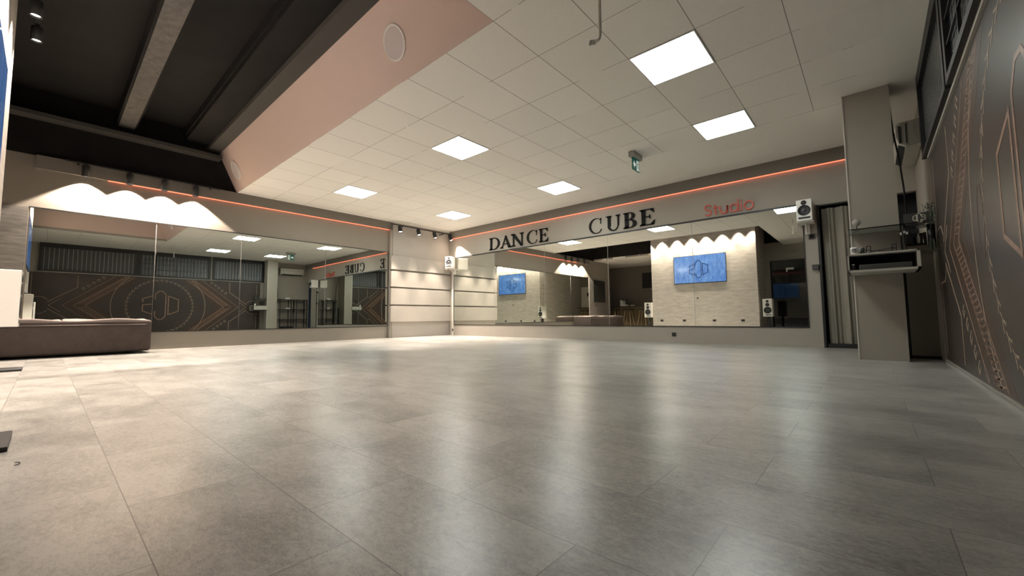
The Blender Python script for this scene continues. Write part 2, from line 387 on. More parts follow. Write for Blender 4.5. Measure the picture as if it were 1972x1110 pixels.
# curtain
cu = MB(); n = 150; vs = []
for i in range(n+1):
    x = 1.70+.68*i/n
    for z, a in ((.06, 1.0), (.7, 1.0), (1.4, .9), (2.05, .8)):
        y = YB+.09 + a*(.030*math.sin(i*.21+.6*math.sin(i*.07)) + .012*math.sin(i*.53+z))
        vs.append((x+(.02*(.5-z*.3) if i < 8 else 0), y, z))
cu.add(vs, [(i*4+k, (i+1)*4+k, (i+1)*4+k+1, i*4+k+1) for i in range(n) for k in range(3)], 0, True)
o = cu.build('curtain', 'cloth', origin=(2.2, YB+.09, .06)); tag(o, 'grey-brown pleated curtain closing the black framed doorway in the mirrored back wall', 'curtain')

# pelmets above both mirrored walls, led under them
struct('trim_6', MB().box((XL, -2.5, 2.70), (XL+.055, 3.33, H)), 'walld')
struct('trim_7', MB().box((XS, YB-.055, 2.70), (2.72, YB, H)), 'walld')
def led(a, b, label):
    o = MB().box(a, b).build('led_strip', 'led', origin=((a[0]+b[0])/2, (a[1]+b[1])/2, a[2])); tag(o, label, 'led strip', 'glowing orange led strips under the cornice')
led((XL+.008, -1.75, 2.692), (XL+.034, 3.30, 2.700), 'glowing orange led strip along the mirrored left wall, up to the panelled corner')
led((-6.60, YB-.034, 2.692), (2.06, YB-.008, 2.700), 'glowing orange led strip above the letters on the back wall')

# slat panelled corner
bb = MB().box((XL, 3.36, 0), (-6.735, YB, H)); struct('wall_corner_backing', bb, 'slat')
struct('trim_8', MB().box((XL, 3.29, 0), (-6.745, 3.36, 2.70)), 'wall')
for z0, z1 in ((.395, .785), (.825, 1.225), (1.265, 1.655), (1.70, 2.035)):
    o = MB().box((-6.745, 3.285, z0), (XS, YB-.001, z1)).build('wall_panel', 'slat', origin=(XS, 4.2, z0), bevel=.003)
    nm = {.395: 'lowest', .825: 'second lowest', 1.265: 'second highest', 1.70: 'highest'}[z0]
    tag(o, 'pale horizontal wall panel in the corner, %s of its stack of four' % nm, 'wall panel', 'horizontal panels in the corner')
struct('trim_9', MB().box((-6.60, YB-.03, 0), (-6.54, YB, 2.13)), 'wtrim')

# ------------------------------------------------------------------ mirrors
def mir(name, pts, lab, tilt=0, nrm=None, ax=None, piv=None, rz=0):
    m = MB().add(pts, [(0, 1, 2, 3)])
    c = sum((Vector(p) for p in pts), Vector())/4
    o = m.build(name, 'mirror', origin=tuple(c))
    # small hanging error of each pane
    o.rotation_euler = (tilt*(1 if ax == 'x' else 0), tilt*(1 if ax == 'y' else 0), rz)
    return tag(o, lab, 'mirror', 'frameless wall mirror panes')
seamL = [-2.52, -1.135, .11, 1.72, 3.27]
labL = ['first wall mirror pane of the left wall, behind the grey sofa', 'wall mirror pane of the left wall just right of the grey sofa', 'third wall mirror pane from the sofa on the left wall, middle right', 'last wall mirror pane of the left wall next to the pale corner panels']
tL = [(-.0026, -.0015), (-.003, 0), (-.003, .0008), (-.002, 0)]
for i in range(4):
    a, b_ = seamL[i]+.002, seamL[i+1]-.002; x = XL+.006
    mir('wall_mirror', [(x, a, .30), (x, b_, .30), (x, b_, 2.12), (x, a, 2.12)], labL[i], tilt=tL[i][0], ax='y', rz=tL[i][1])
seamB = [-6.53, -4.975, -3.38, -1.78, -.13, 1.475]
labB = ['wall mirror pane of the back wall nearest the pale corner panels, under the letters DANCE', 'second wall mirror pane from the corner on the back wall', 'wall mirror pane of the back wall under the letters CUBE', 'wall mirror pane of the back wall left of the red Studio lettering', 'wall mirror pane of the back wall next to the curtain, under the red Studio lettering']
tB = [(0, 0)]*5
for i in range(5):
    a, b_ = seamB[i]+.002, seamB[i+1]-.002; y = YB-.006
    mir('wall_mirror', [(a, y, .30), (a, y, 2.13), (b_, y, 2.13), (b_, y, .30)], labB[i], tilt=tB[i][0], ax='x', rz=tB[i][1])
t = MB(); x = XL
t.box((x, -2.53, 2.12), (x+.012, 3.28, 2.135)).box((x, -2.53, .285), (x+.012, 3.28, .30)).box((x, 3.27, .285), (x+.012, 3.28, 2.135))
for s_ in seamL[1:4]: t.box((x, s_-.0035, .3), (x+.0065, s_+.0035, 2.12), 1)
struct('trim_10', t, ['frame', 'grey'])
t = MB(); y = YB
t.box((-6.54, y-.014, 2.13), (1.485, y, 2.158)).box((-6.54, y-.012, .285), (1.485, y, .30)).box((1.475, y-.012, .285), (1.485, y, 2.13)).box((-6.54, y-.012, .285), (-6.53, y, 2.13))
for s_ in seamB[1:5]: t.box((s_-.0035, y-.0065, .3), (s_+.0035, y, 2.13), 1)
struct('trim_11', t, ['frame', 'grey'])

# ------------------------------------------------------------------ ceiling light panels
def light_panel(cx, cy_, label):
    r = thing('ceiling_light', (cx, cy_, H), label, 'ceiling light', 'square recessed ceiling lights')
    fr = MB(); a = .297; q = .285; z0 = H-.008
    fr.box((cx-a, cy_-a, z0), (cx+a, cy_-q, H)).box((cx-a, cy_+q, z0), (cx+a, cy_+a, H)).box((cx-a, cy_-q, z0), (cx-q, cy_+q, H)).box((cx+q, cy_-q, z0), (cx+a, cy_+q, H))
    fr.build('frame', 'white', r)
    MB().box((cx-q, cy_-q, H-.005), (cx+q, cy_+q, H-.001)).build('diffuser', 'panel', r)
    return r
light_panel(-2.1, 1.5, 'square lit ceiling panel in the middle of the tiled ceiling, beside the slanted soffit')
light_panel(-2.1, 3.95, 'square lit ceiling panel above the letters DANCE and CUBE, nearer the back wall')
light_panel(.9, 1.5, 'largest and nearest square lit ceiling panel at upper right')
light_panel(.9, 3.3, 'square lit ceiling panel between the nearest one and the pillar, beside the back wall')
light_panel(-5.1, 1.5, 'square lit ceiling panel nearest the mirrored left wall')
light_panel(-5.1, 3.95, 'smallest square lit ceiling panel, nearest the panelled corner')

# ------------------------------------------------------------------ round flush speakers on the slanted soffit
sn = Vector((0, -(3.57-H), -.30)).normalized()
def soffit_speaker(x, z, label):
    f = (z-H)/(3.57-H); p = Vector((x, -.30*f, z))
    r = thing('flush_speaker', tuple(p), label, 'speaker', 'round flush speakers in the soffit')
    MB().lathe(p, sn, [(.158, 0), (.165, .002), (.163, .012), (.148, .014), (.143, .009)], 48).build('rim', 'white', r)
    MB().lathe(p, sn, [(.144, .009), (.10, .011), (.05, .0115), (.0001, .012)], 48).build('grille', 'grille', r)
M['grille'] = nmat('speaker_grille', (.60, .54, .53), .7, bump=.5, bscale=400)
soffit_speaker(-1.22, 3.21, 'large white round flush speaker in the pink-brown soffit near the top of the picture')
soffit_speaker(-6.37, 3.20, 'small white round flush speaker at the far left end of the soffit')

# ------------------------------------------------------------------ spots
def can_spot(x, y, ztop, zbot, r, power, size, blend, direc, label, group, stem=None):
    t_ = thing('spotlight', (x, y, ztop), label, 'spotlight', group)
    d = Vector(direc).normalized(); L = ztop-zbot
    p0 = Vector((x, y, ztop)); pv = p0
    MB().box((x-.03, y-.018, ztop-.002), (x+.03, y+.018, ztop+.022)).build('mount', 'matblack', t_)
    p1 = pv+d*L
    MB().lathe(pv, d, [(.0001, 0), (r*.96, 0), (r, .006), (r, L), (r*.86, L), (r*.80, L-.02), (r*.80, L-.022)], 28).build('housing', 'matblack', t_)
    MB().lathe(pv, d, [(r*.80, L-.018), (.0001, L-.016)], 24).build('lens', 'lens', t_)
    lamp('lamp', p1+d*.004, d, power, WARM, size, blend, t_)
    return t_
# track on left wall
tr = MB().box((XL+.10, -2.22, 2.868), (XL+.135, -.30, 2.888)).box((XL+.06, -2.1, 2.85), (XL+.10, -2.07, 2.87)).box((XL+.06, -.45, 2.85), (XL+.10, -.42, 2.87))
tag(tr.build('light_track', 'matblack', origin=(XL+.12, -1.3, 2.86)), 'black light track along the top of the left wall above the sofa', 'light track')
nth = ['leftmost', 'second from the left', 'third from the left', 'rightmost']
for i, y in enumerate((-2.0, -1.51, -1.075, -.65)):
    can_spot(XL+.125, y, 2.845, 2.67, .045, SPOT_L, 106, .12, (0, 0, -1), 'black cylinder spotlight shining down the left wall, %s of the four' % nth[i], 'black cylinder spotlights over the left wall')
# spots above the tv wall
txs = [-4.2+.0, -3.67, -3.11, -2.58, -2.10, -1.57, -1.07, -.65]
ordn = ['first', 'second', 'third', 'fourth', 'fifth', 'sixth', 'seventh', 'last']
tr = MB().box((-4.5, -2.515, 3.573), (-.40, -2.485, 3.60)).box((-4.3, -2.51, 3.57), (-4.27, -2.49, ZH)).box((-.7, -2.51, 3.57), (-.67, -2.49, ZH)).box((-2.4, -2.51, 3.57), (-2.37, -2.49, ZH))
tag(tr.build('light_track', 'matblack', origin=(-2.4, -2.5, 3.56)), 'black light track in the raised black ceiling in front of the screen wall', 'light track')
for i, x in enumerate(txs):
    can_spot(x, -2.50, 3.55, 3.40, .045, SPOT_T*(1 if i < 6 else .55), 84, .7, (0, 0, -1), 'black spotlight above the screen wall, %s of the eight from left' % ordn[i], 'black cylinder spotlights above the screen wall')
# corner track
tr = MB().box((-6.56, 3.22, 2.788), (-6.53, 5.12, 2.81)).box((-6.735, 3.5, 2.77), (-6.55, 3.53, 2.787)).box((-6.735, 4.8, 2.77), (-6.55, 4.83, 2.787))
tag(tr.build('light_track', 'matblack', origin=(-6.545, 4.2, 2.78)), 'black light track across the pale panelled corner', 'light track')
dirs = [(.40, -.12, -1), (.42, -.05, -1), (.40, .05, -1), (.50, .10, -1)]
for i, y in enumerate((3.43, 3.975, 4.49, 5.02)):
    can_spot(-6.545, y, 2.765, 2.60, .048, SPOT_C, 74 if i < 3 else 62, .25, dirs[i], 'tilted black spotlight on the corner track, %s of the four' % nth[i], 'tilted black spotlights in the corner')

# ------------------------------------------------------------------ lettering
def arc(cx, cy_, rx, ry, a0, a1, n=18): return [(cx+rx*math.cos(math.radians(a0+(a1-a0)*i/n)), cy_+ry*math.sin(math.radians(a0+(a1-a0)*i/n))) for i in range(n+1)]
def crescent(mb, outer, inner, fr, mi=0):
    for i in range(len(outer)-1):
        mb.prism([outer[i], outer[i+1], inner[i+1], inner[i]], *fr, mi)
def letter_mb(ch, x0, x1, z0, z1, y, bold=1.0):
    mb = MB(); W_ = x1-x0; Hh = z1-z0
    fr = (Vector((x0, y, z0)), X*W_, Z*Hh, -Y, .018)
    hs = .05                                   # hairline/serif height
    st = .175*bold; th = .085*bold
    def P(*pts): mb.prism(list(pts), *fr)
    def rect(a, b, c, d): P((a, b), (c, b), (c, d), (a, d))
    def serif(cx, yb, wd, up_=True):
        s = 1 if up_ else -1
        rect(cx-wd/2, min(yb, yb+s*hs), cx+wd/2, max(yb, yb+s*hs))
        P((cx-wd*.5, yb+s*hs), (cx-wd*.5, yb+s*hs*1.01), (cx-wd*.22, yb+s*hs*2.2), (cx+wd*.22, yb+s*hs*2.2), (cx+wd*.5, yb+s*hs*1.01), (cx+wd*.5, yb+s*hs))
    if ch == 'D':
        rect(.12, 0, .12+st, 1); serif(.19, 0, .36); serif(.19, 1, .36, False)
        rect(.12, 0, .5, hs*1.1); rect(.12, 1-hs*1.1, .5, 1)
        crescent(mb, arc(.46, .5, .54, .5, -90, 90, 24), arc(.46, .5, .54-st*1.05, .5-hs*1.1, -90, 90, 24), fr)
    elif ch == 'A':
        P((.09, 0), (.09+th, 0), (.53, .90), (.49, 1), (.47, 1))
        P((.47, 1), (.53, 1), (.93, 0), (.93-st*1.25, 0), (.43, .86))
        rect(.24, .30, .72, .30+hs*1.2); serif(.12, 0, .27); serif(.86, 0, .34)
    elif ch == 'N':
        rect(.16, 0, .16+th, 1); rect(.80, 0, .80+th, 1)
        P((.05, 1), (.05+st*1.3, 1), (.80+th, .02), (.80+th, -.02), (.76, -.02), (.16, .82))
        serif(.18, 0, .32); serif(.83, 1, .32, False); serif(.10, 1, .2, False)
    elif ch == 'C':
        crescent(mb, arc(.54, .5, .54, .52, 55, 305, 30), arc(.60, .5, .44, .475, 52, 308, 30), fr)
        P((.86, .60), (.90, .60), (.93, .98), (.89, .98)); P((.80, .86), (.92, .80), (.93, .98), (.85, .93))
        P((.88, .12), (.95, .24), (.92, .27), (.82, .10))
    elif ch == 'E':
        rect(.14, 0, .14+st*1.15, 1); serif(.20, 0, .36); serif(.20, 1, .36, False)
        rect(.14, 0, .90, hs*1.2); rect(.14, 1-hs*1.2, .86, 1); rect(.2, .49, .66, .49+hs*1.2)
        P((.92, .28), (.96, .28), (.90, 0), (.70, 0), (.70, hs*1.2)); P((.88, .74), (.92, .74), (.88, 1), (.68, 1), (.68, 1-hs*1.2))
        P((.64, .38), (.68, .38), (.68, .64), (.64, .64), (.58, .51))
    elif ch == 'U':
        rect(.13, .32, .13+st, 1); rect(.80, .32, .80+th, 1); serif(.20, 1, .38, False); serif(.83, 1, .30, False)
        crescent(mb, arc(.49, .34, .37, .36, 180, 360, 24), arc(.54, .34, .26+.0, .285, 180, 360, 24), fr)
    elif ch == 'B':
        rect(.12, 0, .12+st*1.3, 1); serif(.20, 0, .38); serif(.20, 1, .38, False)
        rect(.12, 0, .55, hs*1.2); rect(.12, 1-hs*1.2, .5, 1); rect(.2, .50, .58, .50+hs*1.2)
        crescent(mb, arc(.50, .765, .36, .235, -90, 90, 18), arc(.48, .765, .36-st*1.1, .235-hs*1.2, -90, 90, 18), fr)
        crescent(mb, arc(.54, .27, .42, .27, -90, 90, 18), arc(.50, .27, .42-st*1.1, .27-hs*1.2, -90, 90, 18), fr)
    return mb
zb, zt = 2.205, 2.515
for wd, items, bold in (('DANCE', [('D', -5.145, -4.77), ('A', -4.75, -4.375), ('N', -4.395, -3.975), ('C', -3.89, -3.56), ('E', -3.53, -3.245)], 1.0),
                        ('CUBE', [('C', -2.195, -1.885), ('U', -1.80, -1.48), ('B', -1.42, -1.135), ('E', -1.085, -.77)], 1.15)):
    for k, (ch, x0, x1) in enumerate(items):
        o = letter_mb(ch, x0, x1, zb, zt, YB-.004, bold).build('wall_letter', 'letter', origin=((x0+x1)/2, YB, zb))
        tag(o, 'black serif wall letter %s of the word %s on the back wall' % (ch, wd), 'letter', 'black letters of %s' % wd)
# Studio, red
sg = thing('neon_sign', (.48, YB, 2.19), 'red outlined Studio lettering on the back wall above the mirror, right of CUBE', 'sign')
def studio(ch, x0, x1, z0, z1):
    mb = MB(); W_ = x1-x0; Hh = z1-z0; o_ = Vector((x0, YB-.006, z0)); wd = .020
    def st(pts, cl=False): mb.stroke([(p*W_, q*Hh) for p, q in pts], wd, o_, X, Z, -Y, .018, 0, cl)
    if ch == 's': st(arc(.5, .75, .42, .22, 20, 270, 16)+arc(.5, .27, .42, .24, 90, -160, 16)[1:])
    if ch == 't': st([(.5, 1), (.5, .25)]+arc(.72, .25, .22, .22, 180, 280, 6)); st([(.1, .72), (.95, .72)])
    if ch == 'u': st([(.1, .7), (.1, .35)]+arc(.48, .35, .38, .32, 180, 360, 14)+[(.86, .7)]); st([(.86, .7), (.86, 0)])
    if ch == 'd': st(arc(.46, .34, .38, .31, 0, 360, 22)[:-1], True); st([(.9, 0), (.9, 1)])
    if ch == 'i': st([(.5, 0), (.5, .66)]); st([(.5, .84), (.5, .96)])
    if ch == 'o': st(arc(.5, .5, .42, .44, 0, 360, 24)[:-1], True)
    mb.build('letter', 'red', sg)
studio('s', .10, .215, 2.195, 2.385); studio('t', .228, .322, 2.195, 2.365); studio('u', .330, .478, 2.195, 2.385)
studio('d', .490, .640, 2.195, 2.40); studio('i', .652, .690, 2.195, 2.38); studio('o', .705, .852, 2.195, 2.345)

# ------------------------------------------------------------------ logo strokes
def logo(mb, o_, U, V, N, h, wd, t_, mi=0):
    k = h
    def st(pts, cl=False): mb.stroke([(p*k, q*k) for p, q in pts], wd, o_, U, V, N, t_, mi, cl)
    st([(-.50, .21), (-.22, .33), (-.22, -.33), (-.50, -.21)], True)
    st([(.145, .20), (.145, .385), (.05, .5), (-.05, .5), (-.145, .385), (-.145, -.385), (-.05, -.5), (.05, -.5), (.145, -.385), (.145, -.20)])
    st([(.50, .10), (.50, .21), (.22, .33), (.22, .035), (.50, .0), (.50, -.21), (.22, -.33), (.22, -.20)])

# ------------------------------------------------------------------ mural on right wall
mu = MB(); xm = XM-.012
mu.box((xm, -3.2, .045), (XM, 3.38, 2.01), 0)
o_ = Vector((xm, 0, 0)); fr = (o_, Y, Z, -X, .0012)
yc, zc = .30, 1.02
def ms(pts, wd, mi=1, cl=False, clip=True):
    out = []
    for p in pts:
        if clip and not (.05 < p[1] < 2.0 and -3.18 < p[0] < 3.37):
            if len(out) > 1: mu.stroke(out, wd, *fr, mi)
            out = []; continue
        out.append(p)
    if len(out) > 1: mu.stroke(out, wd, *fr, mi, cl and len(out) == len(pts))
def seg(a, b, n=40): return [(a[0]+(b[0]-a[0])*i/n, a[1]+(b[1]-a[1])*i/n) for i in range(n+1)]
# logo reads D C S for a viewer facing the wall: +Y is to the viewer's left
logo(mu, Vector((xm, yc, zc+.04)), -Y, Z, -X, .98, .028, .0013, 1)
ms([(yc+1.27*math.cos(a), zc+1.27*math.sin(a)) for a in [math.pi*2*i/140 for i in range(141)]], .016, 2)
# ring of arrow heads
for i in range(44):
    a = 2*math.pi*i/44; ca, sa = math.cos(a), math.sin(a); tx, tz = -sa, ca
    cx, cz = yc+.90*ca, zc+.90*sa
    q = [(cx-tx*.045+ca*.035, cz-tz*.045+sa*.035), (cx+tx*.02, cz+tz*.02), (cx-tx*.045-ca*.035, cz-tz*.045-sa*.035)]
    ms(q, .014, 2); ms([(cx+tx*.02, cz+tz*.02), (cx+tx*.07, cz+tz*.07)], .010, 2)
for sgn in (1, -1):
    ax = yc+sgn*1.90                              # braid apex
    sl = .84
    for up_ in (1, -1):
        def L(ap, run): return [(yc+sgn*(ap-d), zc+up_*sl*d) for d in [run*i/60 for i in range(61)]]
        ms(L(1.84, 1.4), .016, 1); ms(L(2.08, 1.5), .014, 1)
        # brown field between the lines
        for i in range(60):
            d0, d1 = 1.25*i/60, 1.25*(i+1)/60
            qs = [(yc+sgn*(2.28-d0), zc+up_*sl*d0), (yc+sgn*(2.28-d1), zc+up_*sl*d1), (yc+sgn*(1.66-d1), zc+up_*sl*d1), (yc+sgn*(1.66-d0), zc+up_*sl*d0)]
            if all(.05 < q[1] < 2.0 for q in qs): mu.prism(qs, o_, Y, Z, -X, .0005, 3)
        for i in range(26):                        # ladder braid
            d = .05+i*.048*1.0; z0 = zc+up_*sl*d
            a_ = (yc+sgn*(1.84-d), z0); b_ = (yc+sgn*(2.08-d-.03), z0+up_*.03); c_ = (yc+sgn*(2.05-d-.05), z0+up_*.055)
            ms([a_, b_, c_, (yc+sgn*(1.95-d-.05), z0+up_*.06)], .013, 1)
        ms(L(2.32, 1.6), .014, 1)
        # scrolls outside
        for i in range(6):
            d = .62+i*.11; bx, bz = yc+sgn*(2.46-d), zc+up_*sl*d
            ms([(bx, bz), (bx+sgn*.05, bz+up_*.05), (bx+sgn*.09, bz+up_*.01), (bx+sgn*.03, bz-up_*.04)], .013, 2)
        ms([(yc+sgn*2.60, zc+up_*.0), (yc+sgn*2.36, zc+up_*.20)], .012, 2)
        ms(seg((yc+sgn*2.62, zc+up_*.10), (yc+sgn*2.02, zc+up_*.56))+seg((yc+sgn*2.02, zc+up_*.58), (yc+sgn*2.02, zc+up_*.98), 8), .016, 2)
        ms(seg((yc+sgn*2.62, zc+up_*.16), (yc+sgn*2.72, zc+up_*.24), 6)+seg((yc+sgn*2.74, zc+up_*.25), (yc+sgn*3.04, zc+up_*.25), 10), .014, 2)
        ms(seg((yc+sgn*2.96, zc+up_*.26), (yc+sgn*2.96, zc+up_*.98), 12), .012, 2)
    # inner small ovals
    ms([(yc+sgn*(1.0+.0)+.08*math.cos(a), zc+.22*math.sin(a)) for a in [math.pi*2*i/30 for i in range(31)]], .010, 3)
tag(mu.build('wall_mural', ['mural', 'gold', 'goldl', 'goldd'], origin=(xm, .3, .045)), 'dark brown wall mural with copper line pattern and large letter emblem along the right wall', 'mural')
struct('baseboard_right', MB().box((XM-.02, -4.0, 0), (XM, 3.40, .022)), 'grey')
struct('trim_12', MB().box((XM-.03, -3.2, 2.01), (XM, 3.40, 2.035)), 'beige')

# windows above mural
wi = 0
for y0, y1, bars in ((-2.48, -.42, False), (-.28, 1.62, True), (1.82, 3.42, False)):
    wi += 1
    f = MB(); xo = XM-.06
    f.box((xo, y0-.07, 2.035), (XM, y1+.07, 2.085)).box((xo, y0-.07, 2.76), (XM, y1+.07, H)).box((xo, y0-.07, 2.085), (XM, y0, 2.76)).box((xo, y1, 2.085), (XM, y1+.07, 2.76))
    wnd = tag(f.build('window_%d' % wi, 'frame', origin=(XM, (y0+y1)/2, 2.035)), kind='structure')
    g = MB().box((XM-.028, y0, 2.085), (XM-.020, y1, 2.76)).build('pane', 'ribglass', wnd)
    if bars:
        q = MB()
        for z in (2.28, 2.46, 2.62): q.box((XM-.05, y0, z), (XM-.036, y1, z+.012))
        for t_ in (.22, .5, .76): q.box((XM-.052, y0+(y1-y0)*t_, 2.085), (XM-.034, y0+(y1-y0)*t_+.014, 2.76))
        q.build('bars', 'frame', wnd)

# ------------------------------------------------------------------ pillar and alcove
struct('wall_pillar', MB().box((2.065, 3.44, 0), (2.45, 3.80, H)), 'wall')
struct('wall_partition', MB().box((2.49, 3.93, .03), (XM, 3.99, 1.22)), 'wall')
struct('trim_13', MB().box((2.47, 3.90, 0), (XM, 4.0, .03)).box((2.45, 3.84, 0), (2.49, 3.90, 1.0)), 'frame')  # upright is a black strip added to darken the gap beside the pillar
tag(MB().tube([(2.455, 3.80, 2.88), (2.475, 3.86, 2.5), (2.51, 3.92, 2.2), (2.53, 3.95, 1.9), (2.55, 4.0, 1.3)], .008).build('power_cable', 'matblack', origin=(2.455, 3.8, 2.88)), 'black cable hanging down beside the pillar past the air conditioner', 'cable')
struct('trim_15', MB().box((2.058, 3.434, 0), (2.070, 3.446, .89)).box((2.058, 3.434, 1.08), (2.070, 3.446, H)), 'wtrim')
# air conditioner
ac = thing('air_conditioner', (XM, 4.5, 2.36), 'white wall air conditioner hung behind the pillar on the right wall', 'air conditioner')
prof = [(0, 0), (-.13, .0), (-.19, .045), (-.215, .12), (-.215, .25), (-.19, .285), (0, .29)]
y0, y1 = 4.05, 4.98
MB().prism([(p, q) for p, q in prof], (XM, y0, 2.38), X, Z, Y, y1-y0).build('body', 'acw', ac, bevel=.008)
v = MB(); v.box((XM-.20, y0+.06, 2.40), (XM-.135, y1-.06, 2.404), 0, Matrix.Rotation(.65, 3, 'Y')); v.box((XM-.222, y0+.05, 2.56), (XM-.214, y1-.05, 2.565)); v.build('vent', 'matblack', ac)
v = MB(); v.box((XM-.19, y0-.004, 2.42), (XM-.165, y0+.001, 2.62)).box((XM-.13, y0-.004, 2.41), (XM-.12, y0+.001, 2.64)); v.build('side_slot', 'dgrey', ac)
# black metal rack
rk = thing('metal_shelf_rack', (2.52, 4.55, 0), 'black metal shelf rack in the alcove behind the pillar, seen in the mirrors', 'shelf rack')
for y in (4.02, 4.45, 4.66, 5.08):
    for x in (2.36, 2.67): MB().box((x-.012, y-.012, 0), (x+.012, y+.012, 1.37)).build('post', 'frame', rk)
for z in (.14, .52, .93, 1.34): MB().box((2.35, 4.0, z), (2.68, 5.10, z+.022)).build('shelf', 'frame', rk)
tag(MB().rbox((2.42, 4.25, 1.362), (2.56, 4.42, 1.43), .015).build('white_box', 'white', origin=(2.49, 4.33, 1.362)), 'small white box on top of the black metal rack', 'box')
tag(MB().rbox((2.42, 4.28, .952), (2.55, 4.42, 1.01), .015).build('white_box', 'white', origin=(2.49, 4.33, .952)), 'small white box on the second shelf down of the black metal rack', 'box')
tag(MB().rbox((2.38, 4.1, .162), (2.64, 4.55, .25), .03).build('storage_bag', 'matblack', origin=(2.5, 4.3, .162)), 'black bag lying on the lowest shelf of the rack', 'bag')

# wall shelf on the pillar
sh = thing('wall_shelf', (2.30, 3.44, .89), 'beige open box shelf fixed to the pillar front', 'shelf')
x0, x1, ya, yb_, za, zc_ = 2.035, 2.555, 2.98, 3.44, .893, 1.078
bx = MB().box((x0, ya, za), (x1, yb_, za+.022)).box((x0, ya, zc_-.016), (x1, yb_, zc_)).box((x0, ya, za), (x0+.012, yb_, zc_)).box((x1-.022, ya, za), (x1, yb_, zc_))
bx.build('box', 'beige', sh)
MB().box((x0+.012, ya+.12, za+.022), (x1-.022, ya+.13, zc_-.016)).build('back_panel', 'blackglass', sh)
tag(MB().rbox((2.12, ya+.02, za+.022), (2.50, ya+.11, za+.075), .01).build('media_player', 'dgrey', origin=(2.3, ya+.06, za+.022)), 'flat dark grey player lying inside the beige pillar shelf', 'media player')
cn = thing('candle_jar', (2.075, ya+.05, za+.022), 'small black jar with a pale top at the left end inside the pillar shelf', 'jar')
MB().cyl((2.075, ya+.05, za+.022), (2.075, ya+.05, za+.075), .016).build('jar', 'matblack', cn)
MB().cyl((2.075, ya+.05, za+.075), (2.075, ya+.05, za+.085), .012).build('lid', 'white', cn)
# mugs
def mug(x, y, r, h, mat_, prm, label):
    m = thing('mug', (x, y, zc_), label, 'mug')
    MB().lathe((x, y, zc_), Z, [(.0001, 0), (r*.92, 0), (r, .006), (r, h), (r*.9, h), (r*.88, .01), (.0001, .008)], 28).build('cup', mat_, m)
    MB().tube([(x+r*.9*c_(a)*.0+r*.95+r*.45*math.sin(a)*1.0, y, zc_+h*.5+h*.28*math.cos(a)) for a in [math.pi*i/10 for i in range(11)]], .004, 8).build('handle', mat_, m)
    if prm:
        q = MB()
        for k in range(3):
            a0 = math.radians(225+k*28)
            for a, z0_, z1_ in ((a0, .15, .8), (a0+.25, .3, .9)):
                px, py = x+r*1.01*math.cos(a), y+r*1.01*math.sin(a)
                q.box((px-.0022, py-.0012, zc_+h*z0_), (px+.0022, py+.0012, zc_+h*z1_))
        q.build('print', 'matblack', m)
def c_(a): return math.cos(a)
mug(2.092, 3.03, .030, .068, 'white', True, 'white mug with black print at the left end of the pillar shelf')
mug(2.145, 3.07, .024, .062, 'dgrey', False, 'dark mug right of the white mug on the pillar shelf')
# black stand with two posts
st_ = thing('phone_stand', (2.30, 3.06, zc_), 'black metal stand with two slotted posts and a crossbar on the pillar shelf', 'stand')
for x in (2.20, 2.385):
    q = MB(); q.box((x-.018, 3.05, zc_), (x-.012, 3.06, zc_+.075)).box((x+.012, 3.05, zc_), (x+.018, 3.06, zc_+.075))
    for z in (0, .03, .069): q.box((x-.018, 3.05, zc_+z), (x+.018, 3.06, zc_+z+.006))
    q.build('post', 'frame', st_)
MB().tube([(2.20, 3.055, zc_+.012), (2.29, 3.055, zc_+.028), (2.385, 3.055, zc_+.04)], .004).build('crossbar', 'frame', st_)
MB().tube([(2.20, 3.055, zc_+.03), (2.29, 3.055, zc_+.016), (2.385, 3.055, zc_+.008)], .003).build('brace', 'frame', st_)
# acrylic shelf above
gs = thing('acrylic_shelf', (2.38, 3.3, 1.33), 'clear acrylic shelf above the beige pillar shelf', 'shelf')
MB().box((2.05, 3.10, 1.335), (2.615, 3.44, 1.345)).box((2.615, 3.30, 1.335), (2.68, 3.44, 1.345)).build('board', 'glass', gs)
MB().box((2.05, 3.10, 1.28), (2.615, 3.104, 1.335)).build('front_lip', 'glass', gs)
MB().box((2.46, 3.12, zc_), (2.475, 3.42, 1.335)).build('upright', 'glass', gs)
mr = thing('table_mirror', (2.12, 3.2, 1.345), 'small round table mirror on a thin stick standing on the acrylic shelf', 'table mirror')
MB().cyl((2.12, 3.2, 1.345), (2.12, 3.2, 1.40), .004).build('stick', 'frame', mr)
MB().cyl((2.12, 3.2, 1.345), (2.12, 3.2, 1.349), .022).build('foot', 'frame', mr)
MB().lathe((2.12, 3.19, 1.425), Y, [(.0001, 0), (.034, 0), (.036, .004), (.034, .008), (.0001, .008)], 32).build('disc', 'grey', mr)
lb = thing('letter_sign', (2.56, 3.22, 1.345), 'small dark box sign with pale outlined letters DCS on the acrylic shelf', 'sign')
R_ = Matrix.Rotation(-.10, 3, 'Y')
MB().box((2.475, 3.20, 1.347), (2.655, 3.235, 1.450)).build('plate', 'dgrey', lb)
q = MB(); logo(q, Vector((2.58, 3.199, 1.400)), X, Z, -Y, .084, .0034, .002)
M['signw2'] = nmat('pale_outline', (.5, .48, .36), .5, emit=(.5, .48, .35), es=.3)
q.build('lettering', 'signw2', lb)
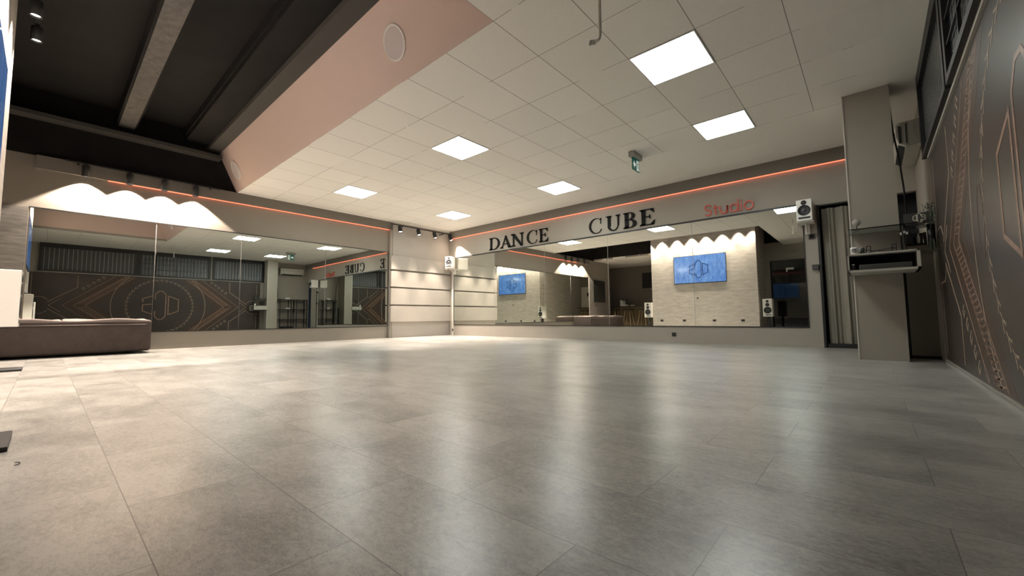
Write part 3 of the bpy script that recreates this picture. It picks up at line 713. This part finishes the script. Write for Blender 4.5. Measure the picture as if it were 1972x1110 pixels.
# tray with bottles on partition
tray = tag(MB().box((2.50, 3.92, 1.222), (2.66, 4.0, 1.240)).build('tray', 'frame', origin=(2.58, 3.95, 1.222)), 'black tray on top of the low partition behind the pillar', 'tray')
def bottle(x, y, z, r, h, mt, label):
    b_ = thing('bottle', (x, y, z), label, 'bottle')
    MB().lathe((x, y, z), Z, [(.0001, 0), (r, 0), (r, h*.62), (r*.45, h*.78), (r*.42, h*.95)], 20).build('body', mt, b_)
    MB().cyl((x, y, z+h*.93), (x, y, z+h), r*.5).build('cap', 'frame', b_)
bottle(2.615, 3.96, 1.24, .013, .125, 'white', 'white bottle on the black tray behind the pillar')
bottle(2.585, 3.96, 1.24, .014, .125, 'matblack', 'black bottle left of the white bottle on the tray')
tag(MB().rbox((2.51, 3.935, 1.24), (2.555, 3.985, 1.34), .006).build('carton', 'dgrey', origin=(2.53, 3.96, 1.24)), 'dark carton at the left end of the tray behind the pillar', 'box')
# plant in glass vase
pv = thing('potted_plant', (2.655, 3.22, 1.078), 'dark thin-leaved plant in a tall clear vase at the right end of the pillar shelf', 'plant')
MB().box((2.56, 3.12, 1.070), (2.70, 3.44, 1.078)).build('side_board', 'glass', gs)
MB().lathe((2.655, 3.22, 1.078), Z, [(.0001, 0), (.026, 0), (.030, .25), (.028, .25), (.024, .006), (.0001, .006)], 24).build('vase', 'glass', pv)
q = MB(); q2 = MB()
for i in range(26):
    a = random.uniform(0, 6.28); rr = random.uniform(.01, .055); h_ = random.uniform(.22, .46)
    pts = [(2.655+.006*math.cos(a), 3.22+.006*math.sin(a), 1.09), (2.655+rr*.3*math.cos(a), 3.22+rr*.5*math.sin(a), 1.09+h_*.6), (min(2.69, 2.655+rr*math.cos(a)), 3.22+rr*1.6*math.sin(a), 1.09+h_)]
    q.tube(pts, .0016, 5)
    for k in range(5):
        f = .5+.1*k; px = pts[1][0]*(1-f)+pts[2][0]*f; py = pts[1][1]*(1-f)+pts[2][1]*f; pz = pts[1][2]*(1-f)+pts[2][2]*f
        dx, dy = random.uniform(-.015, .015), random.uniform(-.03, .03)
        q2.add([(px, py, pz), (px+dx*.5+.003, py+dy*.5, pz+.012), (min(2.695, px+dx), py+dy, pz+.018), (px+dx*.5-.003, py+dy*.5, pz+.006)], [(0, 1, 2, 3)])
q.build('stems', 'plant', pv); q2.build('leaves', 'plant', pv)

# ------------------------------------------------------------------ speakers
def monitor(loc, rz, wv, dp, hh, drivers, label, group):
    t_ = thing('speaker', loc, label, 'speaker', group); t_.rotation_euler = (0, 0, rz)
    def bd(mb, name, mt, **k):
        o = mb.build(name, mt, origin=(0, 0, 0), **k); o.parent = t_; o.location = (0, 0, 0); return o
    bd(MB().box((-wv/2, -dp, 0), (wv/2, 0, hh)), 'cabinet', 'white', bevel=.006)   # front faces -Y
    for cz, r in drivers:
        q = MB().lathe((0, -dp-.001, cz), -Y, [(r, 0), (r*1.04, .004), (r*.9, .006), (r*.84, -.0), (r*.35, .0008), (r*.34, .001)], 32)
        d_ = bd(q, 'driver', 'cone')
        q = MB().lathe((0, -dp-.0005, cz), -Y, [(r*.36, .001), (r*.3, .006), (r*.15, .009), (.0001, .010)], 24)
        o = bd(q, 'dust_cap', 'dust'); o.parent = d_
    bd(MB().box((-wv*.38, -dp-.004, .028 if hh < .4 else .035), (wv*.38 if hh < .4 else wv*.2, -dp+.002, .055) if hh < .4 else (wv*.25, -dp+.002, .065)), 'port', 'cone')
    return t_
def bracket(x, y, z, w_, label):
    br = thing('speaker_bracket', (x, y, z), label, 'bracket')
    MB().box((x-w_/2, YB-.30, z), (x+w_/2, YB-.01, z+.010)).build('plate', 'wtrim', br)
    MB().box((x-.03, YB-.02, z-.14), (x+.03, YB, z)).build('wall_plate', 'white', br)
    MB().tube([(x, YB-.015, z-.12), (x, YB-.20, z)], .010).build('arm', 'wtrim', br)
monitor((1.53, YB-.05, 1.835), 0, .185, .27, .31, [(.150, .074), (.262, .033)], 'white two-way speaker on a bracket on the back wall beside the curtain', 'white wall speakers')
bracket(1.53, YB, 1.822, .20, 'white wall bracket under the speaker beside the curtain')
monitor((-6.50, YB-.13, 1.83), .60, .20, .26, .31, [(.15, .076), (.26, .034)], 'white two-way speaker on a bracket in the far corner', 'white wall speakers')
bracket(-6.50, YB, 1.818, .14, 'white wall bracket under the speaker in the far corner')
def stand_speaker(x, yf, label, slabel, bl):
    st = thing('speaker_stand', (x, yf-.18, 0), slabel, 'speaker stand')
    MB().box((x-.19 if x < -1 else x-.28, yf-.38, .0), (x+.17 if x < -1 else x+.07, yf+(.045 if x < -1 else .13), .018)).build('base', 'frame', st)
    MB().box((x-.035, yf-.2, .018), (x+.035, yf-.13, .425)).build('column', 'frame', st)
    MB().box((x-.12, yf-.27, .418), (x+.12, yf-.03, .428)).build('top_plate', 'frame', st)
    monitor((x, yf-.30+.0, .43), math.pi, .26, .30, .56, [(.20, .105), (.375, .055), (.485, .040)], label, 'white speakers on stands').location = (x, yf-.30, .43)
stand_speaker(-4.23, -2.475, 'tall white three-driver speaker on a black stand at the left picture edge', 'black speaker stand left of the screen wall beyond the sofa', None)
stand_speaker(-.31, -2.50, 'tall white three-driver speaker right of the screen wall, seen in the back mirror', 'black speaker stand right of the screen wall, its base plate at the left picture edge', None)

# ------------------------------------------------------------------ tv
tv = thing('television', (-2.36, YT, 1.64), 'large wall television with scratched blue screen and letter emblem, seen in the mirrors', 'television')
MB().box((-3.25, YT+.001, 1.63), (-1.48, YT+.019, 2.64)).build('case', 'frame', tv, bevel=.002)
MB().box((-3.235, YT+.018, 1.655), (-1.495, YT+.022, 2.628)).build('screen', 'screen', tv)
q = MB(); logo(q, Vector((-2.38, YT+.022, 2.13)), -X, Z, Y, .62, .022, .001); q.build('emblem', 'slogo', tv)
for i, x in enumerate((-3.76, -2.94, -1.93, -1.05)):
    o = MB().box((x-.05, YT, .27), (x+.05, YT+.012, .34)).build('wall_socket', 'matblack', origin=(x, YT, .27)); tag(o, 'black double wall socket low on the screen wall, %s of four from the left' % ['first', 'second', 'third', 'fourth'][i] if False else 'black double wall socket low on the screen wall, %s of the four' % nth[::-1][i], 'wall socket', 'sockets on the screen wall')
tag(MB().lathe((-2.45, YT, 1.10), Y, [(.028, 0), (.028, .012), (.016, .014), (.016, .05), (.024, .055), (.0001, .058)], 24).build('door_latch', 'matblack', origin=(-2.45, YT, 1.10)), 'round black latch on the concrete screen wall below the television', 'latch')

# ------------------------------------------------------------------ switches on back wall
def small_box(name, a, b, mt, label, cat, bev=.004):
    o = MB().box(a, b).build(name, mt, origin=((a[0]+b[0])/2, b[1], a[2]), bevel=bev); return tag(o, label, cat)
th = thing('thermostat', (1.575, YB, 1.60), 'square black thermostat on the back wall under the white speaker', 'thermostat')
MB().box((1.535, YB-.02, 1.60), (1.615, YB, 1.68)).build('body', 'dgrey', th, bevel=.008); MB().box((1.552, YB-.023, 1.617), (1.598, YB-.019, 1.663)).build('display', 'blackglass', th)
ip = thing('intercom', (1.60, YB, 1.13), 'small black box with hanging hook on the wall beside the curtain', 'control box')
MB().box((1.56, YB-.05, 1.14), (1.64, YB, 1.215)).build('body', 'dgrey', ip, bevel=.005); MB().tube([(1.59, YB-.03, 1.14), (1.592, YB-.035, 1.115), (1.605, YB-.035, 1.105), (1.618, YB-.035, 1.115), (1.62, YB-.03, 1.14)], .004).build('hook', 'grey', ip)
small_box('wall_socket', (-.545, YB-.012, .11), (-.475, YB, .18), 'matblack', 'black wall socket low on the back wall under the mirror', 'wall socket')
small_box('wall_socket', (-6.575, YB-.045, .12), (-6.53, YB-.03, .18), 'matblack', 'black wall socket at the foot of the white duct in the far corner', 'wall socket')

# ------------------------------------------------------------------ exit sign
ex = thing('exit_sign', (-.33, 3.38, H), 'small green exit sign with white arrow hanging from the ceiling', 'exit sign')
MB().box((-.375, 3.24, 2.815), (-.285, 3.53, H)).build('housing', 'grey', ex, bevel=.006)
MB().box((-.335, 3.27, 2.63), (-.325, 3.50, 2.815)).build('panel', 'green', ex)
q = MB()
for N_, xx, U_ in ((X, -.325, Y), (-X, -.335, -Y)):
    o2 = Vector((xx, 3.385, 2.72)); f_ = (o2, U_, Z, N_, .002)
    q.prism([(-.095, 0), (-.055, .055), (-.055, .022), (-.012, .022), (-.012, -.022), (-.055, -.022), (-.055, -.055)], *f_)
    q.prism([(.02, -.075), (.095, -.075), (.095, .075), (.02, .075)], *f_)
q.build('arrow', 'signw', ex)
q = MB()
for N_, xx, U_ in ((X, -.3228, Y), (-X, -.3372, -Y)):
    o2 = Vector((xx, 3.385, 2.72)); f_ = (o2, U_, Z, N_, .001)
    q.prism([(.048+.010*math.cos(a), .045+.010*math.sin(a)) for a in [i*.7 for i in range(9)]], *f_)
    for s_ in ([(.05, .032), (.055, .0)], [(.055, 0), (.04, -.022), (.045, -.05)], [(.055, 0), (.072, -.02), (.085, -.045)], [(.05, .028), (.034, .008)], [(.05, .028), (.07, .018), (.082, .03)]): q.stroke(s_, .010, *f_)
q.build('running_figure', 'green', ex)

# ------------------------------------------------------------------ ceiling pipes
pp = thing('ceiling_pipe', (.80, .30, H), 'painted pipe hanging from the ceiling with an elbow and valve end', 'pipe', 'pipes hanging from the ceiling')
MB().tube([(.80, .30, H), (.80, .30, 2.545), (.793, .30, 2.525), (.775, .30, 2.518), (.755, .30, 2.518)], .0125, 12).build('pipe', 'pipe', pp)
q = MB().cyl((.757, .30, 2.518), (.740, .30, 2.518), .017).cyl((.742, .30, 2.518), (.71, .30, 2.518), .011).box((.715, .29, 2.518), (.735, .31, 2.54)); q.build('valve', 'grey', pp)
pp = thing('ceiling_pipe', (.86, -.12, H), 'shorter painted pipe hanging from the ceiling beyond the picture top, seen in the mirrors', 'pipe', 'pipes hanging from the ceiling')
MB().tube([(.86, -.12, H), (.86, -.12, 2.64), (.85, -.12, 2.62), (.82, -.12, 2.615)], .0125, 12).build('pipe', 'pipe', pp)

HX, HY = -.005, -2.345
# ------------------------------------------------------------------ sofa
so = thing('sofa', (-6.38, -2.6, 0), 'long low grey-brown upholstered sofa block against the mirrored left wall', 'sofa')
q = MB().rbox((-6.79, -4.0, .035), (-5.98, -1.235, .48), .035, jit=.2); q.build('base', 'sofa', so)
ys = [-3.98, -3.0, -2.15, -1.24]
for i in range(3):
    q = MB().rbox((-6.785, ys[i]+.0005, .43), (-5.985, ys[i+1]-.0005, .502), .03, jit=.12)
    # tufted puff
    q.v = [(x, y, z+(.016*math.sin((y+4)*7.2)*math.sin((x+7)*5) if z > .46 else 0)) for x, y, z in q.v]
    q.build('seat_cushion', 'sofa_lit', so)
q = MB().tube([(-5.972, y, .425) for y in [-3.9+.2*i for i in range(14)]], .006, 8); q.build('piping', 'sofa_lit', so)
for x in (-6.65, -6.1):
    for y in (-3.8, -1.45): MB().cyl((x, y, 0), (x, y, .05), .025).build('foot', 'matblack', so)

tag(MB().tube([(HX+.022*math.cos(a), HY+.012*math.sin(a), .002) for a in [math.pi*i/8 for i in range(9)]], .0012, 6).build('lost_thread', 'matblack', origin=(HX, HY, 0)), 'tiny dark curled thread lying on the floor near the left picture edge', 'thread')
# left wall beyond mirror: grey wood panel and leafy dark picture
tag(MB().box((XL, -3.95, .12), (XL+.02, -2.535, 2.12)).build('wood_wall_panel', 'concd', origin=(XL, -3.2, .12)), 'grey wood-grain wall panel left of the first mirror, behind the speaker', 'wall panel')
tag(MB().box((XL+.02, -3.85, 1.1), (XL+.05, -2.85, 2.05)).build('leaf_picture', 'art', origin=(XL, -3.3, 1.1)), 'dark leafy wall picture in the lounge seen in the back mirror', 'picture')

# ------------------------------------------------------------------ rear: black glass wall, lounge, bar
gw = MB().box((-.42, -4.06, 0), (XM, -4.02, 2.35)); struct('window_4', gw, 'blackglass')
struct('trim_14', MB().box((-.42, -4.03, 2.32), (XM, -3.99, 2.36)).box((.62, -4.03, 0), (.66, -4.0, 2.32)), 'frame')
eb = tag(MB().box((.05, -4.02, 2.02), (.27, -3.96, 2.08)).box((.05, -4.0, 1.95), (.09, -3.97, 2.02)).build('door_closer', 'white', origin=(.16, -4.0, 2.0)), 'white door closer on the dark glass door, seen in the back mirror', 'door closer')
bar = thing('bar_counter', (-6.1, -5.2, 0), 'bar counter with wooden plank front in the dark lounge, seen in the back mirror', 'bar counter')
MB().box((-7.4, -5.55, .0), (-4.75, -5.0, .90)).build('front', 'wood', bar); MB().box((-7.45, -5.6, .90), (-4.7, -4.92, .945)).build('worktop', 'dgrey', bar)
def stool(x, y, first=None):
    if first is None:
        s = thing('bar_stool', (x, y, 0), '', 'bar stool', 'bar stools in front of the counter')
        MB().rbox((x-.19, y-.19, .74), (x+.19, y+.19, .79), .02).build('seat', 'matblack', s)
        for sx_ in (-1, 1):
            for sy_ in (-1, 1): MB().cyl((x+sx_*.20, y+sy_*.20, 0), (x+sx_*.10, y+sy_*.10, .745), .012, n=10).build('leg', 'brass', s)
        return s
    c = copy_tree(first); c.location = (x, y, 0); return c
s0 = stool(-6.75, -4.62); s0['label'] = 'black bar stool with thin splayed legs nearest the lounge side wall'
s1 = stool(-6.05, -4.62, s0); s1['label'] = 'middle black bar stool with thin splayed legs'
s2 = stool(-5.35, -4.62, s0); s2['label'] = 'black bar stool with thin splayed legs nearest the screen wall'
cmx = thing('coffee_machine', (-6.55, -5.25, .945), 'white coffee machine on the left part of the bar', 'coffee machine')
MB().rbox((-6.68, -5.4, .945), (-6.40, -5.1, 1.02), .015).build('tray', 'white', cmx); MB().rbox((-6.68, -5.4, 1.0), (-6.55, -5.1, 1.27), .015).build('tower', 'white', cmx); MB().rbox((-6.68, -5.4, 1.2), (-6.40, -5.1, 1.30), .02).build('head', 'dgrey', cmx)
tag(MB().rbox((-6.2, -5.3, .945), (-6.02, -5.15, 1.0), .01).build('white_box', 'white', origin=(-6.1, -5.2, .945)), 'low white box on the bar right of the coffee machine', 'box')
hd = tag(MB().box((-6.1, -6.2, 1.72), (-4.75, -6.15, 2.62), 0).box((-6.02, -6.16, 1.80), (-4.8, -6.145, 2.54), 1).build('wall_cabinet', ['walld', 'matblack'], origin=(-5.4, -6.2, 1.72)), 'grey framed dark cabinet on the wall behind the bar', 'cabinet')
d2 = thing('lounge_door', (-4.60, -6.2, 0), 'white door with a small dark plaque, in the lounge beyond the screen wall', 'door')
MB().box((-5.0, -6.198, 0), (-4.2, -6.16, 2.05)).build('leaf', 'wtrim', d2); MB().box((-4.70, -6.165, 1.55), (-4.55, -6.155, 1.75)).build('plaque', 'matblack', d2)
